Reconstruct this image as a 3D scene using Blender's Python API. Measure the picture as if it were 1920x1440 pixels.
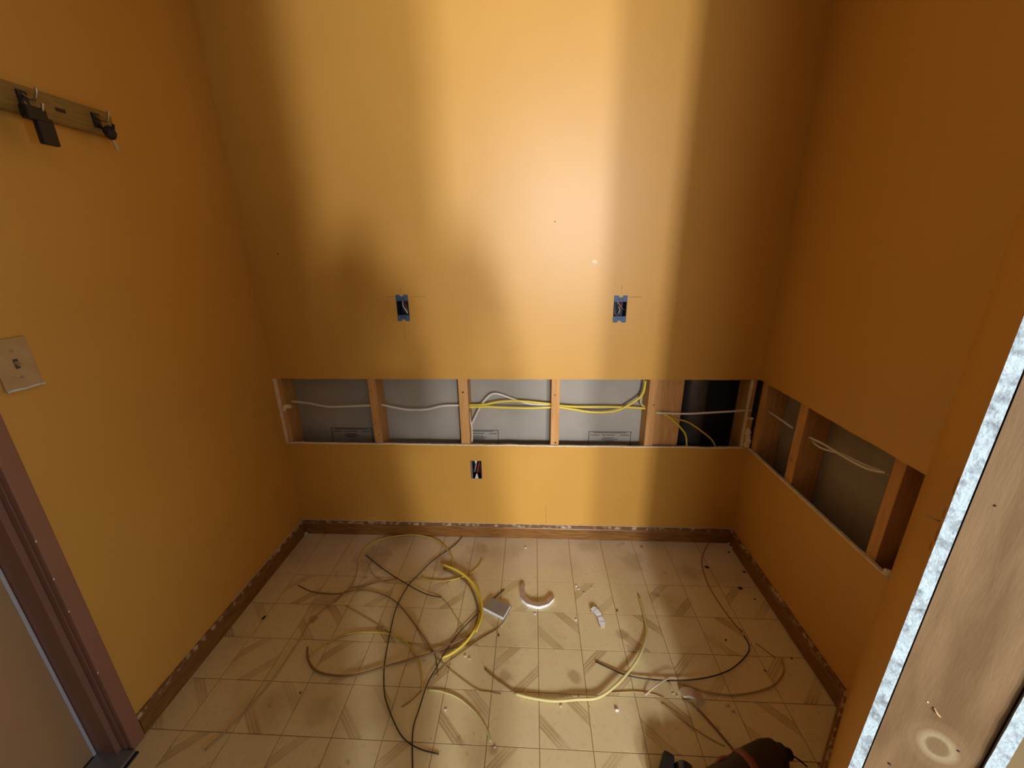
import bpy, bmesh, math, random
from mathutils import Vector, Matrix, noise
random.seed(7)
for o in list(bpy.data.objects): bpy.data.objects.remove(o)
COL = bpy.context.scene.collection
SC = bpy.context.scene

# measured layout in metres: back left corner of the nook at X=0, Y=0; room towards -Y
FLOOR_PATHS = {
 'dark_long': [(0.8226, 0.0574), (0.8062, -0.0266), (0.7725, -0.0935), (0.7036, -0.1846), (0.6629, -0.2674), (0.6344, -0.3297), (0.6196, -0.4374), (0.6328, -0.5568), (0.6548, -0.678), (0.6866, -0.7657), (0.7228, -0.8193), (0.7653, -0.8683), (0.7983, -0.8929), (0.8429, -0.9099), (0.8965, -0.9186)],
 'dark_short': [(0.3792, -0.1561), (0.4945, -0.2438), (0.6322, -0.3298), (0.7126, -0.3712), (0.7506, -0.3809), (0.7861, -0.3813)],
 'dark_straight': [(1.0421, -0.3324), (0.9908, -0.392), (0.9444, -0.4603), (0.8861, -0.5468), (0.8603, -0.6079), (0.8471, -0.6461), (0.8339, -0.6795), (0.8182, -0.7336), (0.811, -0.8107), (0.8082, -0.8664), (0.8319, -0.9522), (0.8424, -0.9853)],
 'brown_arc': [(0.1591, -0.3428), (0.244, -0.3757), (0.3495, -0.3823), (0.4209, -0.3629), (0.511, -0.37), (0.613, -0.4172), (0.7181, -0.5178), (0.7902, -0.5978), (0.8205, -0.6348), (0.8436, -0.6964)],
 'tan_sweep': [(0.2244, -0.9385), (0.2518, -0.8847), (0.2746, -0.8185), (0.298, -0.7261), (0.3074, -0.5894), (0.3062, -0.5181), (0.3542, -0.4095), (0.3894, -0.3423), (0.3822, -0.2653), (0.3589, -0.1987)],
 'yellow_loop': [(0.3604, -0.2022), (0.3623, -0.1079), (0.4234, -0.0459), (0.5507, -0.0141), (0.6684, -0.0375), (0.7503, -0.1058), (0.7915, -0.1708), (0.7986, -0.2277)],
 'yellow_bundle': [(0.7461, -0.1989), (0.8326, -0.2465), (0.9032, -0.3151), (0.9436, -0.3922), (0.9604, -0.4712), (0.9464, -0.5374), (0.9179, -0.5861), (0.8761, -0.6263), (0.8428, -0.6401)],
 'brown_loop': [(0.7643, -0.229), (0.8712, -0.2978), (0.9226, -0.3761), (0.9482, -0.464), (0.9361, -0.5413), (0.8915, -0.5772), (0.8093, -0.6259), (0.7272, -0.657), (0.6527, -0.6839), (0.5703, -0.7133), (0.4899, -0.7166), (0.4264, -0.702), (0.3795, -0.665), (0.3511, -0.6186)],
 'yellow_arch': [(0.3759, -0.6528), (0.4094, -0.6031), (0.4738, -0.5631), (0.5538, -0.5529), (0.6333, -0.5581), (0.7074, -0.5912), (0.761, -0.6496), (0.7899, -0.7015), (0.8056, -0.7502)],
 'pale_arc': [(0.8215, -0.7469), (0.8669, -0.7503), (0.9256, -0.7686), (0.9855, -0.8082), (1.0216, -0.8484), (1.0403, -0.8826)],
 'thin_hook': [(0.7517, -0.801), (0.776, -0.7825), (0.8022, -0.7477)],
 'yellow_short': [(0.6743, -0.2815), (0.7308, -0.2983), (0.797, -0.2959), (0.8733, -0.2645), (0.9121, -0.2185), (0.9287, -0.1659)],
 'yellow_small': [(0.4095, -0.2058), (0.4294, -0.2361), (0.4599, -0.2748), (0.5186, -0.3109), (0.58, -0.3161), (0.6351, -0.3019)],
 'brown_diag': [(0.4106, -0.4373), (0.4904, -0.4779), (0.5661, -0.5165), (0.6304, -0.5499), (0.6982, -0.5815), (0.7726, -0.6017), (0.8214, -0.6254)],
 'tan_line': [(0.7233, -0.5249), (0.7684, -0.5854), (0.8161, -0.6287), (0.8738, -0.6749), (0.9758, -0.7378), (1.0211, -0.7465), (1.0599, -0.7512)],
 'tan_pair': [(0.8334, -0.7025), (0.865, -0.6605), (0.9007, -0.6285), (0.9707, -0.564), (1.0352, -0.5126), (1.0703, -0.4516)],
 'brown_twig': [(0.8146, -0.6225), (0.8712, -0.601), (0.9302, -0.5856), (0.9753, -0.5501), (1.0259, -0.5166)],
 'thin_faint': [(0.7772, -0.373), (0.8309, -0.4293), (0.8759, -0.4895), (0.8992, -0.5107)],
 'thin_back': [(0.358, -0.4228), (0.387, -0.3525), (0.4467, -0.3367), (0.5039, -0.3114), (0.5715, -0.29)],
 'arc_right': [(1.5927, -0.3508), (1.5893, -0.4316), (1.5811, -0.5124), (1.545, -0.5869), (1.4927, -0.6555), (1.424, -0.7193), (1.3646, -0.7529), (1.2996, -0.7617), (1.23, -0.7676), (1.1605, -0.7614), (1.106, -0.7483)],
 'brown_stub': [(0.9986, -0.6703), (1.0302, -0.696), (1.0856, -0.7315), (1.1209, -0.753)],
 'dark_right': [(1.3771, -0.6295), (1.4142, -0.65), (1.4769, -0.6762), (1.5678, -0.6891), (1.6678, -0.685), (1.7567, -0.6675), (1.83, -0.6389), (1.8976, -0.5914), (1.9295, -0.5522), (1.9315, -0.5089)],
 'tan_right': [(2.0237, 0.0092), (1.9458, -0.0972), (1.9129, -0.1721), (1.8963, -0.2781), (1.9018, -0.364), (1.9163, -0.4491), (1.9321, -0.4951)],
 'tan_low': [(2.015, -0.5935), (2.0004, -0.6349), (1.9572, -0.6752), (1.9152, -0.6971), (1.8533, -0.7145), (1.7863, -0.7237), (1.7194, -0.7176), (1.6719, -0.7039), (1.6431, -0.6916)],
 'brown_thick': [(1.6323, -0.7429), (1.6571, -0.7559), (1.6749, -0.7795), (1.7012, -0.8243), (1.7275, -0.8737), (1.7395, -0.9006)],
 'thin_low': [(1.5644, -0.7551), (1.5985, -0.7857), (1.6267, -0.8135), (1.6665, -0.8422), (1.7082, -0.8643)],
 'thin_cross': [(1.4166, -0.7302), (1.4878, -0.7248), (1.5404, -0.7291), (1.5754, -0.7405)],
 'short_right': [(1.9592, -0.5383), (1.9791, -0.5639), (1.9983, -0.5904)],
 'zip_tie': [(1.5167, -0.7365), (1.5586, -0.7119), (1.6012, -0.689), (1.6182, -0.684), (1.631, -0.687)],
 'zip_tail': [(1.6009, -0.6899), (1.6042, -0.7067), (1.6024, -0.7281)],
 'board_thin': [(1.0413, -0.5088), (1.0615, -0.4711), (1.0753, -0.4199)],
 'arcpiece': [(1.1205, -0.3121), (1.1169, -0.3484), (1.1265, -0.3827), (1.1483, -0.4026), (1.1844, -0.4114), (1.2188, -0.3974), (1.2436, -0.3678)],
 'arcpiece2': [(1.394, -0.4183), (1.41, -0.4373), (1.4196, -0.4677), (1.4229, -0.4973)],
 'arcpiece3': [(1.6328, -0.7269), (1.6559, -0.7227), (1.6787, -0.733), (1.6867, -0.7547)],
 'square': [(0.9942, -0.3852), (1.0722, -0.4207), (1.0486, -0.4775), (0.9651, -0.4338)],
 'smallyellow_end': [(0.808, -0.3322), (0.7971, -0.3145), (0.8145, -0.2905), (0.8034, -0.2524)],
}
BACK_PATHS = {
 'white_a': [(0.0277, 0.6904), (0.1135, 0.6816), (0.1942, 0.666), (0.2774, 0.6666), (0.4053, 0.6728), (0.4587, 0.6758), (0.5177, 0.6629), (0.5796, 0.6527), (0.6675, 0.6546), (0.7436, 0.6724), (0.8379, 0.6757)],
 'white_drop': [(0.8625, 0.6758), (0.8681, 0.6362), (0.8699, 0.6), (0.8742, 0.5798), (0.8744, 0.5278), (0.8717, 0.4692)],
 'white_loop': [(0.8742, 0.5798), (0.904, 0.6418), (0.9294, 0.6867), (0.9624, 0.724), (0.9893, 0.7324), (1.0134, 0.7271), (1.0495, 0.7134), (1.0992, 0.6956), (1.1316, 0.6854), (1.1752, 0.6805), (1.2573, 0.6797)],
 'yellow_a': [(0.8429, 0.6773), (0.9341, 0.6815), (0.9981, 0.695), (1.0614, 0.7006), (1.1244, 0.6983), (1.1993, 0.691), (1.238, 0.6861), (1.2814, 0.6786), (1.3656, 0.674), (1.485, 0.6748), (1.5801, 0.6729), (1.6631, 0.6683)],
 'yellow_b': [(0.8426, 0.6717), (0.9461, 0.6753), (0.9975, 0.6728), (1.0732, 0.6707), (1.1486, 0.6699), (1.2357, 0.6744), (1.2815, 0.6747), (1.3359, 0.666), (1.4145, 0.6535), (1.4863, 0.6528), (1.5451, 0.6649), (1.6015, 0.6999), (1.6404, 0.7394), (1.6488, 0.8016)],
 'yellow_c': [(1.6631, 0.6683), (1.6451, 0.6861), (1.6405, 0.7116), (1.6469, 0.7445), (1.6506, 0.7819)],
 'white_b': [(1.6989, 0.6634), (1.8284, 0.6599), (1.9555, 0.6678), (2.1037, 0.679)],
 'yellow_d': [(1.6987, 0.666), (1.735, 0.6559), (1.7731, 0.6303), (1.8196, 0.5848), (1.8444, 0.5451), (1.855, 0.4762)],
 'yellow_e': [(1.6987, 0.666), (1.7473, 0.6508), (1.7846, 0.6329), (1.8455, 0.6152), (1.9099, 0.5724), (1.9635, 0.5263), (1.9902, 0.4724)],
 'st1': [(0.1705, 0.5358), (0.3751, 0.4689)],
 'st2': [(0.8072, 0.5309), (0.9936, 0.4591)],
 'st3': [(1.4237, 0.5289), (1.623, 0.4668)],
}
RIGHT_PATHS = {
 'r1': [(-0.0394, 0.6937), (-0.1094, 0.6941), (-0.2061, 0.6941)],
 'r2': [(-0.3002, 0.7011), (-0.3838, 0.7113), (-0.4769, 0.7145), (-0.5518, 0.7231), (-0.6135, 0.745)],
 'r3': [(-0.2955, 0.6893), (-0.3513, 0.6864), (-0.4371, 0.7099), (-0.5217, 0.7221), (-0.615, 0.7408)],
}
DARK_CRUMBS = [(1.9314, -0.1766), (2.0219, -0.2897), (2.0827, -0.1969), (2.0707, -0.0765), (1.6778, -0.0538), (2.0546, -0.3423), (1.8596, -0.5278), (1.4916, -0.4183), (2.0526, -0.5901), (0.1144, -0.5055), (0.411, -0.7728), (1.0355, -0.5434), (1.9384, -0.6374)]
WHITE_CRUMBS = [(1.4199, -0.7827), (1.1266, -0.0814), (1.3451, -0.3037), (1.3525, -0.3175), (1.7651, -0.7529), (1.7744, -0.7678), (0.9242, -0.628), (0.9407, -0.637), (1.1695, -0.4466), (1.3266, -0.4667), (0.8911, -0.8034), (1.4088, -0.3098), (1.3721, -0.3388), (1.6194, -0.7323), (1.6086, -0.7246), (1.664, -0.7679), (1.0536, -0.895), (1.3072, -0.7469), (1.2495, -0.7776), (0.6011, -0.534)]
CAM_LOC = (1.1588, -1.653, 1.3516)
CAM_R = (0.998637, 0.050466, -0.013286)
CAM_U = (-0.003417, 0.317287, 0.948323)
CAM_F = (-0.052074, 0.946986, -0.317027)
FPX = 754.657
RW, Z_TOP, Z_LOW, BB = 2.1106, 0.8193, 0.5027, 0.0736
ROW0, COL0 = 0.2814, 1.181


# ------------------------------------------------------------------ camera
cam = bpy.data.cameras.new('camera'); camo = bpy.data.objects.new('camera', cam); COL.objects.link(camo)
cam.sensor_width = 36; cam.lens = FPX / 1920 * 36; cam.clip_start = .02
M = Matrix((( CAM_R[0], CAM_U[0], -CAM_F[0], CAM_LOC[0]), (CAM_R[1], CAM_U[1], -CAM_F[1], CAM_LOC[1]),
            (CAM_R[2], CAM_U[2], -CAM_F[2], CAM_LOC[2]), (0, 0, 0, 1)))
camo.matrix_world = M
SC.camera = camo
# ------------------------------------------------------------------ world, daylight, exposure
w = bpy.data.worlds.new('world'); SC.world = w; w.use_nodes = True
w.node_tree.nodes['Background'].inputs[0].default_value = (.75, .85, 1, 1)
w.node_tree.nodes['Background'].inputs[1].default_value = .10
SC.view_settings.view_transform = 'Standard'; SC.view_settings.look = 'None'
SC.view_settings.exposure = -.10; SC.view_settings.gamma = 1; SC.view_settings.use_curve_mapping = False
def area(name, loc, aim, sx, sy, power, col):
    l = bpy.data.lights.new(name, 'AREA'); l.shape = 'RECTANGLE'; l.size = sx; l.size_y = sy
    l.energy = power; l.color = col
    o = bpy.data.objects.new(name, l); COL.objects.link(o); o.location = loc
    o.rotation_euler = (Vector(aim) - Vector(loc)).to_track_quat('-Z', 'Z').to_euler()
    return o
# daylight of the next room: two tall panes behind the camera, one window far right
DAY = (.93, .94, 1.0)
area('daylight_pane', (1.45, -5.7, 1.9), (1.45, 0, 1.5), .28, .55, 145, DAY)
area('daylight_pane', (2.36, -5.7, 1.9), (1.3, 0, 1.5), .28, .55, 125, DAY)
area('added_fill_glow', (1.75, -5.85, 1.5), (1.1, 0, 1.1), 3.2, 1.7, 155, (.97, .96, .93))  # added broad fill, lifts the unlit parts of the back wall
area('side_window_light', (4.6, -2.22, 1.0), (0, -1.1, .7), .16, 1.3, 38, (.60, .86, 1.2))

# ------------------------------------------------------------------ materials
def mat(name, col, rough=.6, col2=None, nscale=8, nstr=.0, bump=0., bscale=80, spec=.5, metal=0, stretch=None, ndetail=4, ramp=(.35, .65)):
    m = bpy.data.materials.new(name); m.use_nodes = True; nt = m.node_tree; N = nt.nodes; L = nt.links
    b = N['Principled BSDF']; b.inputs['Base Color'].default_value = (*col, 1); b.inputs['Roughness'].default_value = rough
    b.inputs['Specular IOR Level'].default_value = spec; b.inputs['Metallic'].default_value = metal
    tc = N.new('ShaderNodeTexCoord'); src = tc.outputs['Object']
    if stretch:
        mp = N.new('ShaderNodeMapping'); mp.inputs['Scale'].default_value = stretch; L.new(src, mp.inputs[0]); src = mp.outputs[0]
    if col2:
        n = N.new('ShaderNodeTexNoise'); n.inputs['Scale'].default_value = nscale; n.inputs['Detail'].default_value = ndetail
        L.new(src, n.inputs['Vector'])
        r = N.new('ShaderNodeValToRGB'); r.color_ramp.elements[0].color = (*col, 1); r.color_ramp.elements[1].color = (*col2, 1)
        r.color_ramp.elements[0].position, r.color_ramp.elements[1].position = ramp
        L.new(n.outputs['Fac'], r.inputs[0]); L.new(r.outputs[0], b.inputs['Base Color'])
    if bump:
        n2 = N.new('ShaderNodeTexNoise'); n2.inputs['Scale'].default_value = bscale; n2.inputs['Detail'].default_value = 5
        L.new(src, n2.inputs['Vector'])
        bp = N.new('ShaderNodeBump'); bp.inputs['Strength'].default_value = bump; bp.inputs['Distance'].default_value = .002
        L.new(n2.outputs['Fac'], bp.inputs['Height']); L.new(bp.outputs[0], b.inputs['Normal'])
    return m
PAINT = mat('orange_wall_paint', (.62, .330, .060), .42, (.65, .348, .066), 3, bump=.08, bscale=160, spec=.48)
GYPSUM = mat('gypsum_edge', (.80, .78, .70), .9, (.62, .58, .50), 90, bump=.9, bscale=160, spec=.2)
GYPLIT = mat('gypsum_edge_bluelit', (.50, .62, .68), .9, (.22, .26, .28), 75, bump=1., bscale=180, spec=.2, ramp=(.48, .70))  # broken white gypsum with the bluish daylight put into its colour
PAPER = mat('grey_board_paper', (.33, .30, .245), .8, (.39, .355, .295), 5, bump=.1, spec=.2)
PAPERD = mat('brown_board_paper', (.30, .25, .20), .8, (.36, .30, .24), 12, spec=.2)
CEIL = mat('white_ceiling_paint', (.7, .66, .58), .8)
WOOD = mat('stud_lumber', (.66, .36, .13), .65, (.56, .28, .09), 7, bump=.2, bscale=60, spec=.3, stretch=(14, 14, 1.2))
BASEW = mat('stained_oak', (.25, .11, .025), .4, (.13, .052, .012), 6, bump=.15, bscale=60, spec=.5, stretch=(2.5, 2.5, 40))
DUST = mat('plaster_dust', (.20, .105, .04), .8, (.55, .42, .27), 45, spec=.1, ramp=(.50, .66))
EDGE = mat('torn_paper_edge', (.92, .80, .58), .9, (.78, .64, .42), 40, bump=.5, bscale=200, spec=.1)
TRIM = mat('brown_trim_paint', (.27, .125, .075), .4, (.30, .14, .085), 5, spec=.5)
DOORP = mat('tan_door_paint', (.42, .24, .10), .42, (.44, .26, .115), 4, spec=.45)
STEEL = mat('threshold_aluminium', (.35, .38, .42), .4, metal=.8)
SEAL = mat('weather_seal', (.55, .50, .48), .6)
WHITEP = mat('painted_switch_plate', (.46, .29, .12), .4, (.50, .34, .16), 30, spec=.5)
BLACK = mat('black_pipe', (.07, .07, .066), .35, bump=.7, bscale=150, spec=.8)
VOID = mat('cavity_dark', (.006, .005, .005), .7)  # near black, paints the darkness inside the open wall
BLUEBOX = mat('blue_plastic', (.06, .11, .22), .5, spec=.4)
BLUEIN = mat('blue_plastic_shaded', (.012, .02, .045), .6)  # darker copy of the blue plastic, interior shade put into the colour
METBOX = mat('galvanised_metal', (.42, .38, .32), .45, metal=.7)
CWHITE = mat('white_cable_jacket', (.74, .70, .62), .5)
CYEL = mat('yellow_cable_jacket', (.80, .62, .06), .45)
CYELD = mat('dusty_yellow_jacket', (.62, .44, .07), .55, (.52, .36, .06), 30)
CPALE = mat('pale_yellow_jacket', (.62, .54, .22), .55)
CDARK = mat('black_wire_jacket', (.035, .02, .01), .5)
CBROWN = mat('brown_wire_jacket', (.24, .13, .04), .55)
CTAN = mat('tan_wire_jacket', (.42, .29, .11), .6)
COPPER = mat('bare_copper', (.75, .42, .25), .35, metal=.9)
REDW = mat('red_wire_jacket', (.35, .02, .02), .5)
CLEAR = mat('milky_plastic', (.62, .52, .36), .35, spec=.6)
HOOKW = mat('rack_board_wood', (.30, .19, .045), .5, (.22, .13, .03), 8, stretch=(3, 3, 30))
CHROME = mat('hook_metal', (.55, .5, .45), .25, metal=1)
RUBBER = mat('black_rubber', (.008, .008, .009), .5)
NAVY = mat('navy_black_plastic', (.012, .016, .03), .28)
TOOLB = mat('dark_brown_tool_shell', (.028, .014, .010), .5, (.018, .010, .008), 20)
REDT = mat('red_trim_plastic', (.22, .05, .035), .45)
DIRT = mat('dark_debris', (.05, .022, .008), .9)
INK = mat('stamp_ink', (.07, .06, .05), .8)
SKIN = mat('skin', (.45, .27, .19), .6)
SHIRT = mat('dark_work_shirt', (.05, .06, .08), .9)
JEANS = mat('dark_jeans', (.04, .05, .09), .9)
HAIR = mat('dark_hair', (.03, .02, .015), .8)
PHONE = mat('phone_black', (.01, .01, .01), .2)

def vinyl(name, mode):
    """printed sheet vinyl: cream squares, some with two bands of diagonal slats; local origin = tile corner"""
    m = bpy.data.materials.new(name); m.use_nodes = True; nt = m.node_tree; N = nt.nodes; L = nt.links
    b = N['Principled BSDF']; b.inputs['Specular IOR Level'].default_value = .5
    def math_(op, a, c=None, clamp=False):
        n = N.new('ShaderNodeMath'); n.operation = op; n.use_clamp = clamp
        for i, v in enumerate((a, c)):
            if v is None: continue
            if isinstance(v, (int, float)): n.inputs[i].default_value = v
            else: L.new(v, n.inputs[i])
        return n.outputs[0]
    def mix(f, a, c):
        n = N.new('ShaderNodeMix'); n.data_type = 'RGBA'
        if isinstance(f, (int, float)): n.inputs[0].default_value = f
        else: L.new(f, n.inputs[0])
        for i, v in ((6, a), (7, c)):
            if isinstance(v, tuple): n.inputs[i].default_value = (*v, 1)
            else: L.new(v, n.inputs[i])
        return n.outputs[2]
    geo = N.new('ShaderNodeNewGeometry')
    def noise_(scale, detail=5, vec=None):
        n = N.new('ShaderNodeTexNoise'); n.inputs['Scale'].default_value = scale; n.inputs['Detail'].default_value = detail
        L.new(vec or geo.outputs['Position'], n.inputs['Vector']); return n.outputs['Fac']
    def sstep(v, lo, hi):
        n = N.new('ShaderNodeMapRange'); n.interpolation_type = 'SMOOTHSTEP'; L.new(v, n.inputs[0])
        n.inputs[1].default_value = lo; n.inputs[2].default_value = hi; return n.outputs[0]
    base = mix(noise_(4), (.76, .64, .36), (.70, .565, .29))
    fine = noise_(60, 3); base = mix(math_('MULTIPLY', sstep(fine, .5, .75), .25), base, (.48, .38, .2))
    band = None
    if mode:
        tc = N.new('ShaderNodeTexCoord'); sx = N.new('ShaderNodeSeparateXYZ'); L.new(tc.outputs['Object'], sx.inputs[0])
        x = math_('DIVIDE', sx.outputs[0], .1524); y = math_('DIVIDE', sx.outputs[1], .1524)
        # backslash in the picture: x+y constant; slash: x-y constant
        s = math_('ABSOLUTE', math_('SUBTRACT', math_('ADD', x, y), 1.)) if mode == 'back' else math_('ABSOLUTE', math_('SUBTRACT', x, y))
        inband = math_('MULTIPLY', sstep(s, .385, .40), math_('SUBTRACT', 1., sstep(s, .63, .645)))
        wv = math_('SINE', math_('MULTIPLY', s, 6.28318 / .085)); 
        slat = sstep(wv, -.5, .3)
        edge = math_('ADD', math_('SUBTRACT', 1., sstep(math_('ABSOLUTE', math_('SUBTRACT', s, .395)), .004, .02)),
                     math_('SUBTRACT', 1., sstep(math_('ABSOLUTE', math_('SUBTRACT', s, .635)), .004, .02)), True)
        k = math_('MULTIPLY', inband, math_('ADD', math_('MULTIPLY', slat, .45), .35))
        k = math_('MAXIMUM', k, math_('MULTIPLY', edge, .75))
        wear = math_('ADD', math_('MULTIPLY', sstep(noise_(6), .35, .65), .55), .35)
        band = math_('MULTIPLY', k, wear)
        base = mix(band, base, (.36, .23, .09))
    # plaster dust towards the back wall, grime patches, dark scuffs
    pos = N.new('ShaderNodeSeparateXYZ'); L.new(geo.outputs['Position'], pos.inputs[0])
    yd = math_('ADD', pos.outputs[1], math_('MULTIPLY', math_('SUBTRACT', noise_(5), .5), .35))
    dust = math_('MULTIPLY', sstep(yd, -.36, -.12), .75)
    base = mix(dust, base, (.68, .56, .39))
    gr = math_('MULTIPLY', sstep(noise_(3.2, 6), .52, .72), .42)
    base = mix(gr, base, (.36, .25, .11))
    sc = math_('MULTIPLY', sstep(noise_(13, 3), .67, .74), .4)
    base = mix(sc, base, (.22, .14, .07))
    for (cx, cy, rr, a) in STAINS:
        d = math_('SQRT', math_('ADD', math_('POWER', math_('SUBTRACT', pos.outputs[0], cx), 2.), math_('POWER', math_('SUBTRACT', pos.outputs[1], cy), 2.)))
        d = math_('ADD', d, math_('MULTIPLY', math_('SUBTRACT', noise_(22, 4), .5), rr * 1.6))
        base = mix(math_('MULTIPLY', math_('SUBTRACT', 1., sstep(d, rr * .3, rr)), a), base, (.30, .19, .085))
    L.new(base, b.inputs['Base Color'])
    rg = math_('ADD', math_('MULTIPLY', noise_(9), .22), .27); rg = math_('ADD', rg, math_('MULTIPLY', dust, .3)); L.new(rg, b.inputs['Roughness'])
    return m
STAINS = [(.42, -.17, .11, .5), (.75, -.2, .08, .5), (.3, -.42, .07, .45), (.9, -.09, .06, .35), (1.30, -.68, .03, .55), (1.42, -.05, .07, .3),
          (1.62, -.15, .08, .35), (.31, -.5, .025, .7), (1.07, -.69, .03, .5), (1.05, -.9, .02, .6), (1.49, -.52, .03, .5), (.5, -.83, .06, .35), (1.85, -.2, .06, .3)]
V0, V1, V2 = vinyl('cream_vinyl', None), vinyl('vinyl_slash', 'slash'), vinyl('vinyl_backslash', 'back')
GROUT = mat('printed_joint', (.40, .28, .13), .6)

# ------------------------------------------------------------------ helpers
def mesh_obj(name, verts, faces, m, parent=None, mats=None, idx=None, smooth=False, loc=None):
    me = bpy.data.meshes.new(name); me.from_pydata([tuple(v) for v in verts], [], faces); me.validate()
    for mm in (mats or [m]): me.materials.append(mm)
    if idx:
        for pl, i in zip(me.polygons, idx): pl.material_index = i
    if smooth:
        for pl in me.polygons: pl.use_smooth = True
    bm = bmesh.new(); bm.from_mesh(me); bmesh.ops.recalc_face_normals(bm, faces=bm.faces); bm.to_mesh(me); bm.free()
    o = bpy.data.objects.new(name, me); COL.objects.link(o)
    if parent: o.parent = parent
    if loc: o.location = loc
    return o
def bm_obj(name, bm, m, parent=None, smooth=False, mats=None):
    me = bpy.data.meshes.new(name); bmesh.ops.recalc_face_normals(bm, faces=bm.faces); bm.to_mesh(me); bm.free()
    for mm in (mats or [m]): me.materials.append(mm)
    if smooth:
        for pl in me.polygons: pl.use_smooth = True
    o = bpy.data.objects.new(name, me); COL.objects.link(o)
    if parent: o.parent = parent
    return o
def add_box(bm, lo, hi, bev=0, rot=None, mi=0):
    lo, hi = Vector(lo), Vector(hi)
    r = bmesh.ops.create_cube(bm, size=1); vs = r['verts']
    for v in vs:
        v.co = Vector((lo[i] + (v.co[i] + .5) * (hi[i] - lo[i]) for i in range(3)))
    fs = {f for v in vs for f in v.link_faces}
    for f in fs: f.material_index = mi
    if bev:
        es = list({e for v in vs for e in v.link_edges})
        r2 = bmesh.ops.bevel(bm, geom=es, offset=bev, segments=2, affect='EDGES', profile=.6)
        vs = list({v for f in r2['faces'] for v in f.verts} | {v for v in vs if v.is_valid})
        for f in r2['faces']: f.material_index = mi
    if rot is not None:
        c = (lo + hi) / 2
        bmesh.ops.rotate(bm, verts=[v for v in vs if v.is_valid], cent=c, matrix=rot)
    return vs
def box(name, lo, hi, m, parent=None, bev=0, rot=None):
    bm = bmesh.new(); add_box(bm, lo, hi, bev, rot); return bm_obj(name, bm, m, parent)
def spline(pts, n=6):
    pts = [Vector(q) for q in pts]
    if len(pts) < 3: return pts
    P = [2 * pts[0] - pts[1]] + pts + [2 * pts[-1] - pts[-2]]; out = []
    for i in range(1, len(P) - 2):
        a, b, c, d = P[i - 1:i + 3]
        for k in range(n):
            t = k / n
            out.append(.5 * ((2 * b) + (c - a) * t + (2 * a - 5 * b + 4 * c - d) * t * t + (3 * b - a - 3 * c + d) * t ** 3))
    out.append(pts[-1]); return out
def tube_data(pts, r, seg=8, flat=1.):
    V, Fc = [], []; up = Vector((0, 0, 1)); n = len(pts)
    prev = None
    for i, q in enumerate(pts):
        t = (pts[min(i + 1, n - 1)] - pts[max(i - 1, 0)]).normalized()
        if prev is None: a = up if abs(t.z) < .9 else Vector((1, 0, 0))
        else: a = prev
        s = t.cross(a).normalized(); a = s.cross(t).normalized(); prev = a
        rr = r(i / (n - 1)) if callable(r) else r
        for k in range(seg):
            th = 2 * math.pi * k / seg
            V.append(q + s * math.cos(th) * rr + a * math.sin(th) * rr * flat)
    for i in range(n - 1):
        for k in range(seg):
            Fc.append((i * seg + k, i * seg + (k + 1) % seg, (i + 1) * seg + (k + 1) % seg, (i + 1) * seg + k))
    Fc.append(tuple(range(seg))[::-1]); Fc.append(tuple((n - 1) * seg + k for k in range(seg)))
    return V, Fc
def tube(name, pts, r, m, parent=None, seg=8, flat=1., n=6):
    V, Fc = tube_data(spline(pts, n), r, seg, flat); return mesh_obj(name, V, Fc, m, parent, smooth=True)
def tag(o, label, cat, group=None, kind=None):
    if label: o['label'] = label
    if cat: o['category'] = cat
    if group: o['group'] = group
    if kind: o['kind'] = kind
    return o
def struct(o, label=None):
    o['kind'] = 'structure'
    if label: o['label'] = label
    return o
def thing(name, label, cat, loc=(0, 0, 0), rz=0, group=None):
    o = bpy.data.objects.new(name, None); COL.objects.link(o); o.location = loc; o.rotation_euler = (0, 0, rz); o.empty_display_size = .05
    return tag(o, label, cat, group)
def sheet(name, origin, u, nrm, us, zs, holes=(), th=.0127, jit=None, mats=None, parent=None):
    """gypsum board: front face painted, cut edges gypsum, back face grey paper; jit(i,j,u,z)->(du,dz)"""
    us = sorted(set(round(a, 5) for a in us)); zs = sorted(set(round(a, 5) for a in zs))
    O, U, Nn = Vector(origin), Vector(u), Vector(nrm); V = []; nu, nz = len(us), len(zs)
    for layer in (0, 1):
        for j, z in enumerate(zs):
            for i, a in enumerate(us):
                du, dz = jit(i, j, a, z, layer) if jit else (0, 0)
                V.append(O + U * (a + du) + Nn * (th * layer) + Vector((0, 0, z + dz)))
    def cell(i, j):
        if i < 0 or j < 0 or i >= nu - 1 or j >= nz - 1: return False
        cu, cz = (us[i] + us[i + 1]) / 2, (zs[j] + zs[j + 1]) / 2
        return not any(h[0] < cu < h[1] and h[2] < cz < h[3] for h in holes)
    F_, I = [], []; K = nu * nz; ix = lambda i, j, l: l * K + j * nu + i
    for j in range(nz - 1):
        for i in range(nu - 1):
            if not cell(i, j): continue
            F_.append((ix(i, j, 0), ix(i + 1, j, 0), ix(i + 1, j + 1, 0), ix(i, j + 1, 0))); I.append(0)
            F_.append((ix(i, j, 1), ix(i, j + 1, 1), ix(i + 1, j + 1, 1), ix(i + 1, j, 1))); I.append(2)
            for (di, dj, a, b) in ((-1, 0, (i, j), (i, j + 1)), (1, 0, (i + 1, j), (i + 1, j + 1)), (0, -1, (i, j), (i + 1, j)), (0, 1, (i, j + 1), (i + 1, j + 1))):
                if not cell(i + di, j + dj):
                    F_.append((ix(*a, 0), ix(*b, 0), ix(*b, 1), ix(*a, 1))); I.append(1)
    used = sorted({v for f in F_ for v in f}); mp = {v: k for k, v in enumerate(used)}
    return mesh_obj(name, [V[v] for v in used], [tuple(mp[v] for v in f) for f in F_], None, parent, mats=mats or [PAINT, GYPSUM, PAPER], idx=I)
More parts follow.
